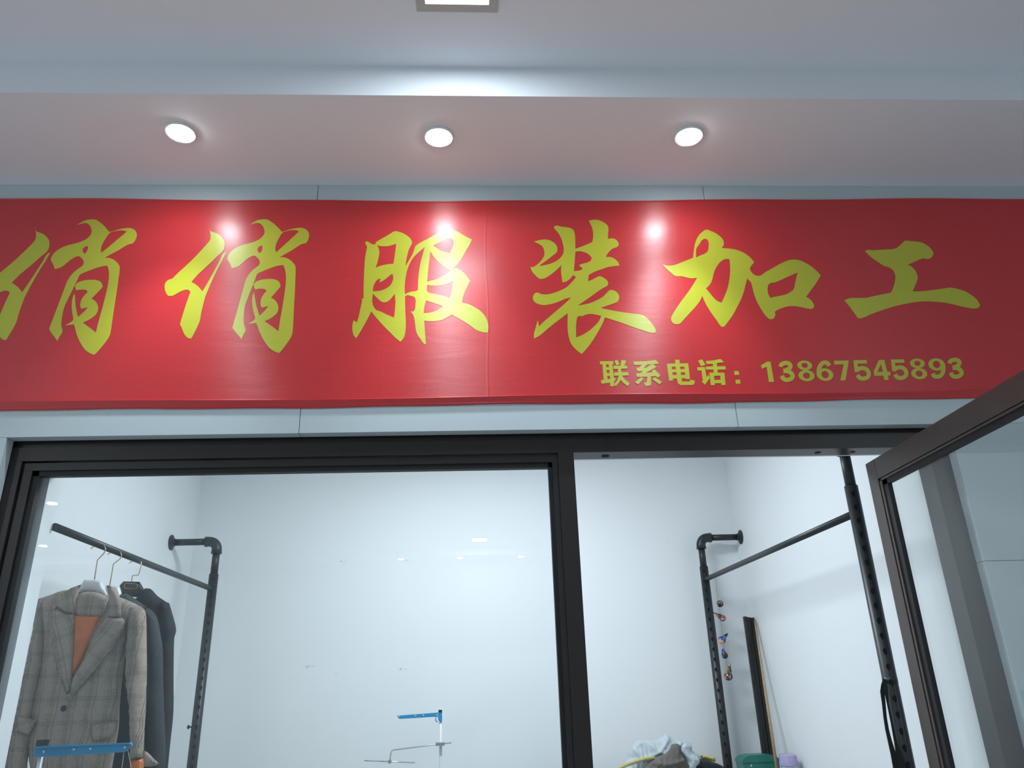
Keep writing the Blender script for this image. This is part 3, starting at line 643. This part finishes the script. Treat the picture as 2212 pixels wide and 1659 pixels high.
# ------------------------------------------------------------------ hanging clothes on the left rail
k1 = crop(0, 1100, 560/1662)
Y1, Y2, Y3 = .617, .776, 1.016
def hook(name, pts, Y, m, parent): return tube(name, [P(*q, Y) for q in [tuple(a) for a in rounded(k1(pts), 3)][:-3]], .0022, m, parent, 8)
def hanger(pts, hk, Y, m, label, dpt, wide):
    t = tag(empty('clothes_hanger', tuple(P(*k1([pts[0]])[0], Y))), label, 'hanger', 'hangers on the left rail')
    puff('hanger_body', k1(pts), Y, dpt, m, t, step=.01, edge=.018)
    q = [P(*a, Y) for a in k1(hk)]
    tube('hook', [q[0]]+[q[0].lerp(q[1], .5)]+q[1:], .0024, M_gold, t, 8)
    return t
hanger([(540,452),(655,457),(668,500),(705,572),(735,600),(690,585),(640,545),(590,532),(540,534),(495,548),(470,560),(500,520),(525,475)],
  [(605,452),(625,325),(645,305),(668,280),(677,258),(668,232),(650,221),(628,222),(605,235),(590,246),(582,254)], Y1, M_white, 'white plastic hanger inside the plaid blazer', .010, .1)
hanger([(680,488),(765,490),(788,560),(810,590),(760,590),(700,575),(660,590),(672,540)],
  [(703,490),(727,352),(748,335),(770,318),(779,295),(770,272),(750,261),(728,264),(705,280),(690,290)], Y2, M_white, 'white plastic hanger behind the plaid blazer collar', .010, .1)
hb = hanger([(765,490),(790,462),(895,465),(925,515),(955,560),(925,560),(880,565),(830,560),(780,545)],
  [(845,462),(847,430),(851,425),(885,423),(892,410),(905,360),(904,338),(890,322),(868,322),(845,335),(828,345)], Y3, M_blk, 'black hanger with a gold rimmed label on its neck', .010, .1)
lb = printed('neck_label', [k1([(806,476),(872,479),(882,488),(880,502),(870,511),(806,508),(797,500),(798,484)])], Y3-.0135, M_tag, hb)
qs = [P(a.x, a.y, Y3-.016) for a in rounded(k1([(806,476),(872,479),(882,488),(880,502),(870,511),(806,508),(797,500),(798,484)]), 3)]
tube('label_rim', qs+[qs[0]], .0013, M_gold, hb, 6, cap=False)

bz = tag(empty('blazer', tuple(P(205, 1300, Y1))), 'grey brown plaid blazer with an orange lining hanging nearest the window', 'jacket')
puff('body', k1([(245,575),(320,550),(400,522),(470,520),(540,545),(620,545),(700,545),(770,565),(880,612),(925,660),(880,720),(828,770),(815,870),(800,960),(788,1060),(768,1250),(762,1400),(738,1540),(708,1720),(340,1720),(200,1720),(180,1500),(215,1250),(270,1000),(280,800),(262,660)]), Y1, .050, M_plaid, bz, step=.012, fold=.0055, fscale=3.4, edge=.09, seed=3)
puff('sleeve', k1([(243,577),(300,565),(330,610),(305,700),(300,850),(298,950),(268,1080),(235,1250),(200,1450),(165,1720),(18,1720),(75,1450),(120,1250),(160,1060),(200,850),(228,680)]), Y1-.005, .045, M_plaid, bz, step=.012, fold=.005, fscale=5, edge=.05, seed=5)
puff('sleeve', k1([(835,625),(890,618),(930,652),(938,700),(941,900),(942,1050),(937,1250),(927,1420),(920,1598),(835,1604),(832,1450),(828,1270),(812,1150),(806,1050),(810,900),(818,740)]), Y1-.012, .045, M_plaid, bz, step=.012, fold=.005, fscale=5, edge=.045, seed=6)
puff('neck_lining', k1([(490,548),(540,532),(600,530),(650,542),(698,575),(700,640),(668,700),(475,690),(480,600)]), Y1-.030, .026, M_plaid, bz, step=.012, edge=.02)
puff('lining', k1([(474,672),(664,680),(640,740),(590,860),(535,975),(495,1050),(452,1130),(460,950),(468,830)]), Y1-.036, .024, M_orange, bz, step=.010, fold=.0028, fscale=9, edge=.02)
puff('collar', k1([(520,482),(498,560),(487,640),(478,672),(420,667),(368,622),(392,556),(450,508)]), Y1-.058, .012, M_plaidA, bz, step=.01, edge=.012)
puff('lapel', k1([(343,612),(372,642),(420,667),(478,672),(475,760),(468,930),(456,1130),(447,1228),(430,1190),(380,1060),(345,930),(325,810),(325,720),(334,660)]), Y1-.062, .013, M_plaidA, bz, step=.012, edge=.012)
puff('collar', k1([(682,488),(722,500),(765,556),(777,600),(776,697),(690,692),(704,620),(700,560)]), Y1-.058, .012, M_plaid, bz, step=.01, edge=.012)
puff('lapel', k1([(688,690),(776,697),(812,687),(790,765),(740,862),(680,944),(600,1045),(520,1135),(452,1215),(455,1115),(520,985),(580,860),(640,745)]), Y1-.062, .013, M_plaidB, bz, step=.012, edge=.012)
puff('front_edge', k1([(447,1200),(470,1230),(440,1330),(400,1450),(350,1600),(320,1720),(200,1720),(270,1500),(330,1300),(400,1180)]), Y1-.040, .014, M_plaid, bz, step=.014, edge=.02)
q = P(410*.337, 1100+1277*.337, Y1-.060)
lathe('button', [(.0105, 0), (.0115, .003), (.009, .006), (.007, .0045), (0, .004)], tuple(q), (0, -1, 0), M_blk, bz, 18)
puff('pocket_flap', k1([(112,1322),(240,1352),(182,1447),(86,1430)]), Y1-.050, .008, M_plaidA, bz, step=.01, edge=.008)
puff('pocket_flap', k1([(580,1380),(690,1362),(755,1357),(745,1432),(690,1468),(592,1490)]), Y1-.052, .008, M_plaid, bz, step=.01, edge=.008)
puff('cuff_lining', k1([(836,1600),(921,1592),(922,1720),(826,1720)]), Y1-.012, .030, M_orange, bz, step=.012, edge=.03)
puff('turned_cuff', k1([(916,1545),(950,1562),(992,1605),(1026,1634),(975,1648),(922,1650)]), Y1-.030, .008, M_plaid, bz, step=.01, edge=.008)
for (a, b) in ((413, 727), (382, 1068)):
    q = P(a*.337, 1100+b*.337, Y1-.075); lathe('stud', [(.0028, 0), (.0022, .002), (0, .003)], tuple(q), (0, -1, 0), M_chrome, bz, 10)

c1_ = tag(empty('jacket', tuple(P(280, 1340, Y2))), 'dark grey denim like jacket hanging just behind the plaid blazer', 'jacket')
puff('body', k1([(560,560),(700,585),(760,560),(790,528),(860,570),(930,620),(975,655),(960,800),(950,1000),(955,1300),(950,1500),(940,1720),(560,1720),(500,1300),(480,800),(470,640)]), Y2, .045, M_denim, c1_, step=.02, fold=.003, fscale=4, edge=.08, seed=11)
puff('sleeve', k1([(915,625),(960,640),(1005,692),(1028,790),(1044,900),(1047,1100),(1055,1350),(1062,1500),(1060,1720),(950,1720),(945,1400),(930,1100),(935,850),(925,720)]), Y2-.01, .040, M_denim, c1_, step=.014, fold=.004, fscale=6, edge=.045, seed=12)
tube('shoulder_seam', [P(*q, Y2-.046) for q in k1([(800,545),(860,590),(925,640),(980,700),(1015,790),(1030,870),(1000,930),(960,960)])], .0012, mat('pale_stitching', (.12, .15, .17), .8), c1_, 6)
c2_ = tag(empty('coat', tuple(P(340, 1330, Y3))), 'black coat hanging furthest from the window on the left rail', 'coat')
puff('body', k1([(800,600),(880,565),(930,506),(968,512),(1010,556),(1060,590),(1060,800),(1050,1100),(1040,1500),(1020,1720),(760,1720),(770,1200),(780,800)]), Y3, .045, M_black, c2_, step=.02, fold=.004, fscale=4, edge=.08, seed=15)
puff('sleeve', k1([(1020,575),(1085,602),(1108,680),(1130,772),(1117,830),(1113,1050),(1112,1300),(1092,1500),(1070,1720),(1000,1720),(1010,1300),(1020,900),(1015,700)]), Y3-.008, .040, M_black, c2_, step=.014, fold=.005, fscale=6, edge=.045, seed=16)

# ------------------------------------------------------------------ thread stands
def flat_arm(t, pts, Y, th, m): return prism_y('thread_arm', [(P(a, b, Y).x, P(a, b, Y).z) for a, b in pts], Y-th, Y+th, m, t)
YA = .36
ta = tag(empty('thread_stand', (P(82, 1659, YA).x, YA, .76)), 'blue thread guide arm on a pale pole in front of the blazer', 'thread stand', 'overlocker thread stands')
flat_arm(ta, [(78,1615),(105,1610),(270,1605),(285,1606),(286,1610),(270,1624),(262,1625),(110,1634),(75,1635)], YA, .006, M_blue)
prism_y('arm_lip', [(P(a, b, YA).x, P(a, b, YA).z) for a, b in ((80,1612),(284,1604),(285,1607),(80,1616))], YA-.018, YA+.006, M_blue, ta)
p = P(84, 1636, YA); tube('pole', [(p.x, YA+.012, .76), (p.x, YA+.012, p.z+.05)], .009, M_white, ta)
q = P(88, 1606, YA); box('pole_cap', q.x-.016, q.x+.016, YA-.004, YA+.028, q.z-.01, q.z+.012, M_blk, ta, bev=.003)
for u, v in ((95, 1624), (160, 1618), (196, 1617), (270, 1614)):
    q = P(u, v, YA-.007); lathe('eyelet', [(.0045, 0), (.0045, .002), (.002, .003), (.002, .001)], tuple(q), (0, -1, 0), M_chrome, ta, 12)
for a, b in (((268, 1622), (258, 1700)), ((276, 1620), (292, 1700))):
    tube('thread', [P(*a, YA-.004), P(*b, YA-.02)], .0007, M_thread, ta, 5)
YT = 2.2
tb = tag(empty('thread_stand', (P(951, 1600, YT).x, YT, .76)), 'blue thread guide arm with chrome rods against the back wall', 'thread stand', 'overlocker thread stands')
flat_arm(tb, [(858,1546),(948,1539),(955,1540),(955,1557),(947,1557),(946,1548),(866,1553),(861,1552)], YT, .006, M_blue)
p = P(952, 1558, YT); tube('pole', [(p.x, YT+.012, .76), (p.x, YT+.012, p.z+.07)], .009, M_white, tb)
q = P(951, 1537, YT); box('pole_cap', q.x-.011, q.x+.011, YT, YT+.024, q.z-.012, q.z+.010, M_blk, tb, bev=.003)
for u, v in ((862, 1549), (897, 1547), (914, 1546), (944, 1545)):
    q = P(u, v, YT-.007); lathe('eyelet', [(.006, 0), (.006, .002), (.003, .003), (.003, .001)], tuple(q), (0, -1, 0), M_chrome, tb, 12)
tube('thread_rod', [P(975, 1604.5, YT-.02), P(950, 1607, YT-.02), P(852, 1620, YT-.02), P(846, 1622, YT-.02), P(844, 1628, YT-.02), P(842.5, 1643, YT-.02)], .0042, M_chrome, tb, 10)
tube('cross_rod', [P(787, 1643, YT-.03), P(896, 1647.5, YT-.03)], .0035, M_chrome, tb, 10)
q = P(842, 1645, YT-.028); lathe('clamp', [(.010, -.008), (.012, -.004), (.012, .004), (.010, .008)], tuple(q), (0, -1, 0), M_chrome, tb, 14)
q = P(951, 1607, YT-.01); box('clamp', q.x-.028, q.x+.026, YT-.03, YT+.02, q.z-.010, q.z+.010, M_chrome, tb, bev=.003)
tube('hook', [P(942, 1548, YT-.008), P(941, 1556, YT-.008), P(945, 1560, YT-.008)], .003, M_blue, tb, 8)

# tables the stands rise from (below the picture)
def table(x0, x1, y0, y1, z, label):
    t = tag(empty('work_table', ((x0+x1)/2, (y0+y1)/2, 0)), label, 'table', 'work tables below the window sill')
    box('tabletop', x0, x1, y0, y1, z-.03, z, M_cab, t, bev=.003)
    for a in (x0+.03, x1-.07):
        for b in (y0+.03, y1-.07): box('leg', a, a+.04, b, b+.04, 0, z-.03, M_blk, t)
table(-1.38, -.40, .26, .85, .76, 'work table under the blue thread arm near the window')
table(-.75, .25, 1.80, 2.42, .76, 'work table under the thread stand by the back wall')

# ------------------------------------------------------------------ right-hand corner
YD = 2.30
q = P(1547, 1250, YD)
cm = tag(empty('hanging_mobile', tuple(q)), 'string of five small colourful drop charms hanging from the right rail', 'ornament')
sp_ = [(1545, 1243), (1550, 1290), (1555, 1320), (1559, 1360), (1564, 1400), (1569, 1430), (1573, 1455)]
tube('string', [P(a, b, YD) for a, b in sp_], .0007, M_blk, cm, 5)
def drop(u, v, r, ang, ln):
    c = P(u, v, YD); a = math.radians(ang); prof = []
    if ln == 0: prof = [(r*math.sin(t), -r*math.cos(t)) for t in np.linspace(0, math.pi, 12)]
    else:
        prof = [(r*math.sin(t), -r*math.cos(t)) for t in np.linspace(0, math.pi*.58, 9)]
        r0, h0 = prof[-1]
        for k in range(1, 7):
            t = k/6; prof.append((r0*(1-t)**.85*(1-.12*math.sin(t*3)), h0+(ln-h0)*t))
    lathe('charm', prof, tuple(c), (math.cos(a), 0, math.sin(a)), M_charm, cm, 18)
drop(1555.5, 1304, .0225, 90, 0); drop(1561, 1335, .021, 148, .074); drop(1559, 1383, .0245, 42, .066); drop(1566, 1416, .0205, 105, .055); drop(1573.5, 1461, .026, 75, .082)

YE = 2.33
bl = tag(empty('aluminium_profile', tuple(P(1616, 1333, YE))), 'bundle of black grooved profile bars standing in the right corner', 'metal bar')
bl.location.z = 0
pa = P(1605.5, 1332, YE); pb = P(1629, 1334, YE)
wd = pb.x-pa.x
for k, (f0, f1, yy) in enumerate(((0, .30, 0), (.33, .62, .008), (.65, .97, .002))):
    box('bar', pa.x+wd*f0, pa.x+wd*f1, YE-.012+yy, YE+.012+yy, .0, pa.z-.004*k, M_blk, bl, bev=.002)
st = tag(empty('wooden_strip', (1.70, 2.2, 0)), 'thin pale wooden strip leaning in the right corner beside the black bars', 'wooden strip')
a = P(1630.5, 1341, 2.303); b = P(1678, 1659, 2.02); dvec = (b-a).normalized(); b2 = a+dvec*((a.z-1.076)/-dvec.z)
tube('lath', [a, a.lerp(b2, .5), b2], [.0055, .0085, .0095], M_wood, st, 6)
st.location = (b2.x, b2.y, 1.07)
for c_ in st.children: c_.matrix_parent_inverse = Matrix.Translation(-Vector(st.location))

def cabinet(name, x0, x1, y0, y1, z, label, doors):
    t = tag(empty(name, ((x0+x1)/2, (y0+y1)/2, 0)), label, 'cabinet')
    box('body', x0, x1, y0+.02, y1, .0, z-.02, M_cab, t); box('top', x0-.005, x1+.005, y0, y1, z-.02, z, M_cab, t, bev=.002)
    wdt = (x1-x0)/doors
    for i in range(doors):
        d = box('door', x0+i*wdt+.004, x0+(i+1)*wdt-.004, y0+.002, y0+.02, .05, z-.03, M_cab, t, bev=.002)
        h = box('handle', x0+i*wdt+wdt*.45, x0+i*wdt+wdt*.55, y0-.012, y0+.002, z-.16, z-.13, M_chrome, None, bev=.002); h.parent = d
        h.matrix_parent_inverse = Matrix.Translation(-Vector(t.location)); h.matrix_parent_inverse = Matrix.Identity(4)
cabinet('low_cabinet', .52, 1.40, 1.72, 2.32, 1.085, 'low grey cabinet under the heap of clothes', 2)
cabinet('narrow_cabinet', 1.585, 1.815, 1.80, 2.30, 1.07, 'narrow grey cabinet under the green box by the right wall', 1)

# green box with ridged lid
YG = 2.09
g0, g1 = P(1607, 1659, YG), P(1684, 1659, YG)
gt = P(1640, 1633, YG).z; gl_ = P(1610, 1643, YG).z
gb = tag(empty('storage_tin', ((g0.x+g1.x)/2, YG+.05, 1.07)), 'small green metal box with a domed lid in the right corner', 'box')
prism_y('box_body', [(g0.x, 1.07), (g1.x, 1.07), (g1.x+.004, gl_), (g0.x-.002, gl_)], YG, YG+.13, M_green, gb)
prism_y('lid', [(g0.x-.006, gl_-.012), (g1.x+.008, gl_-.012), (g1.x+.008, gl_+.002), (g1.x-.02, gt+.0), (g1.x-.06, gt+.006), (g0.x+.06, gt+.006), (g0.x+.02, gt), (g0.x-.006, gl_+.002)], YG-.004, YG+.134, M_green, gb)
q = P(1623, 1654, YG-.004); lathe('rivet', [(.007, 0), (.007, .002), (0, .004)], tuple(q), (0, -1, 0), M_chrome, gb, 12)
YV = 1.92
q = P(1707, 1640, YV)
bo = tag(empty('spray_bottle', (q.x-.012, YV, 1.07)), 'translucent bottle with a pale purple cap by the right wall', 'bottle')
bx, bz_ = q.x-.012, P(1707, 1627, YV).z
lathe('cap', [(.052, -.062), (.054, -.05), (.050, -.035), (.048, -.012), (.036, -.003), (.0, 0)], (bx, YV, bz_), (0, 0, 1), M_purple, bo, 10)
lathe('bottle_body', [(.045, 0), (.048, .01), (.048, max(.03, bz_-1.07-.085)), (.044, bz_-1.07-.07), (.040, bz_-1.07-.055)], (bx, YV, 1.07), (0, 0, 1), M_bottle, bo)

# strap hanging on the near pole
stp = tag(empty('strap', (XN, YN, zc)), 'black webbing strap hanging beside the near pole in the doorway', 'strap')
def ribbon(name, px, Y, wd, m, parent):
    ps = [P(a, b, Y) for a, b in px]; bm = bmesh.new(); rows = []
    for i, p in enumerate(ps):
        d = (ps[min(i+1, len(ps)-1)]-ps[max(i-1, 0)]).normalized(); n = Vector((d.z, 0, -d.x)).normalized()*wd[i]/2
        rows.append([bm.verts.new(p+s*n+Vector((0, t, 0))) for s, t in ((-1, -.0015), (1, -.0015), (1, .0015), (-1, .0015))])
    for r0, r1 in zip(rows[:-1], rows[1:]):
        for k in range(4): bm.faces.new((r0[k], r0[(k+1) % 4], r1[(k+1) % 4], r1[k]))
    bm.faces.new(rows[0]); bm.faces.new(rows[-1]); bmesh.ops.recalc_face_normals(bm, faces=bm.faces)
    me = bpy.data.meshes.new(name); bm.to_mesh(me); bm.free(); return link(name, me, m, parent)
ribbon('webbing', [(1910, 1466), (1907, 1480), (1906, 1494), (1909, 1520), (1912, 1550), (1916, 1575), (1922, 1600), (1930, 1630), (1938, 1665), (1946, 1700)], YN-.032, [.008, .012, .016, .013, .012, .013, .015, .020, .026, .026], M_strap, stp)
ribbon('webbing', [(1912, 1468), (1914, 1492), (1918, 1520), (1926, 1560), (1934, 1600), (1946, 1650), (1956, 1700)], YN-.036, [.010, .014, .007, .007, .010, .026, .030], M_strap, stp)

# heap of clothes on the low cabinet
k4 = crop(1320, 1560, 460/2212)
YH = 1.95
t_ = puff('pale_shirt', k4([(180,330),(205,260),(265,195),(310,180),(380,188),(450,180),(540,150),(560,112),(610,150),(680,172),(760,200),(830,225),(845,300),(900,330),(922,370),(900,430),(860,490),(840,562),(120,562),(130,450),(180,370)]), YH+.06, .075, M_shirt, None, step=.007, fold=.013, fscale=5, edge=.09, seed=21, fdir=(.5, 1), ridge=True)
tag(t_, 'crumpled pale blue shirt on top of the clothes heap', 'shirt', None)
t_ = puff('grey_trousers', k4([(630,228),(680,222),(725,245),(735,310),(760,350),(800,420),(820,490),(830,562),(200,562),(300,520),(380,430),(450,370),(545,335),(600,290)]), YH-.09, .060, M_taupe, None, step=.007, fold=.012, fscale=5, edge=.07, seed=23, fdir=(1, .5), ridge=True)
tag(t_, 'crumpled grey brown cloth in the middle of the clothes heap', 'cloth')
t_ = puff('black_garment', k4([(905,385),(960,380),(1050,410),(1130,440),(1190,480),(1220,562),(860,562),(890,440)]), YH-.06, .05, M_black, None, step=.009, fold=.009, fscale=5, edge=.05, seed=25, ridge=True)
tag(t_, 'black garment at the right end of the clothes heap', 'garment')
t_ = puff('yellow_scarf', k4([(920,348),(1000,342),(1060,352),(1086,372),(1085,412),(1040,406),(980,385),(925,380)]), YH+.02, .03, M_yellowc, None, step=.01, edge=.03)
tag(t_, 'folded yellow green cloth poking out of the right of the heap', 'cloth')
t_ = tube('yellow_band', [P(*a, YH-.10) for a in k4([(40,520),(90,476),(160,445),(250,410),(340,382),(430,372)])]+[P(*k4([(520,400)])[0], YH-.02)], .009, M_yellowc, None, 10)
tag(t_, 'yellow fabric band curving along the left of the heap', 'band')
t_ = puff('white_sleeve', k4([(735,250),(770,215),(800,240),(830,300),(870,340),(915,370),(920,420),(880,470),(850,560),(820,562),(800,560),(790,420),(760,350),(728,310)]), YH-.115, .022, M_shirt, None, step=.008, fold=.006, fscale=7, edge=.03, seed=27, ridge=True)
tag(t_, 'pale blue sleeve draped down the right front of the heap', 'sleeve')
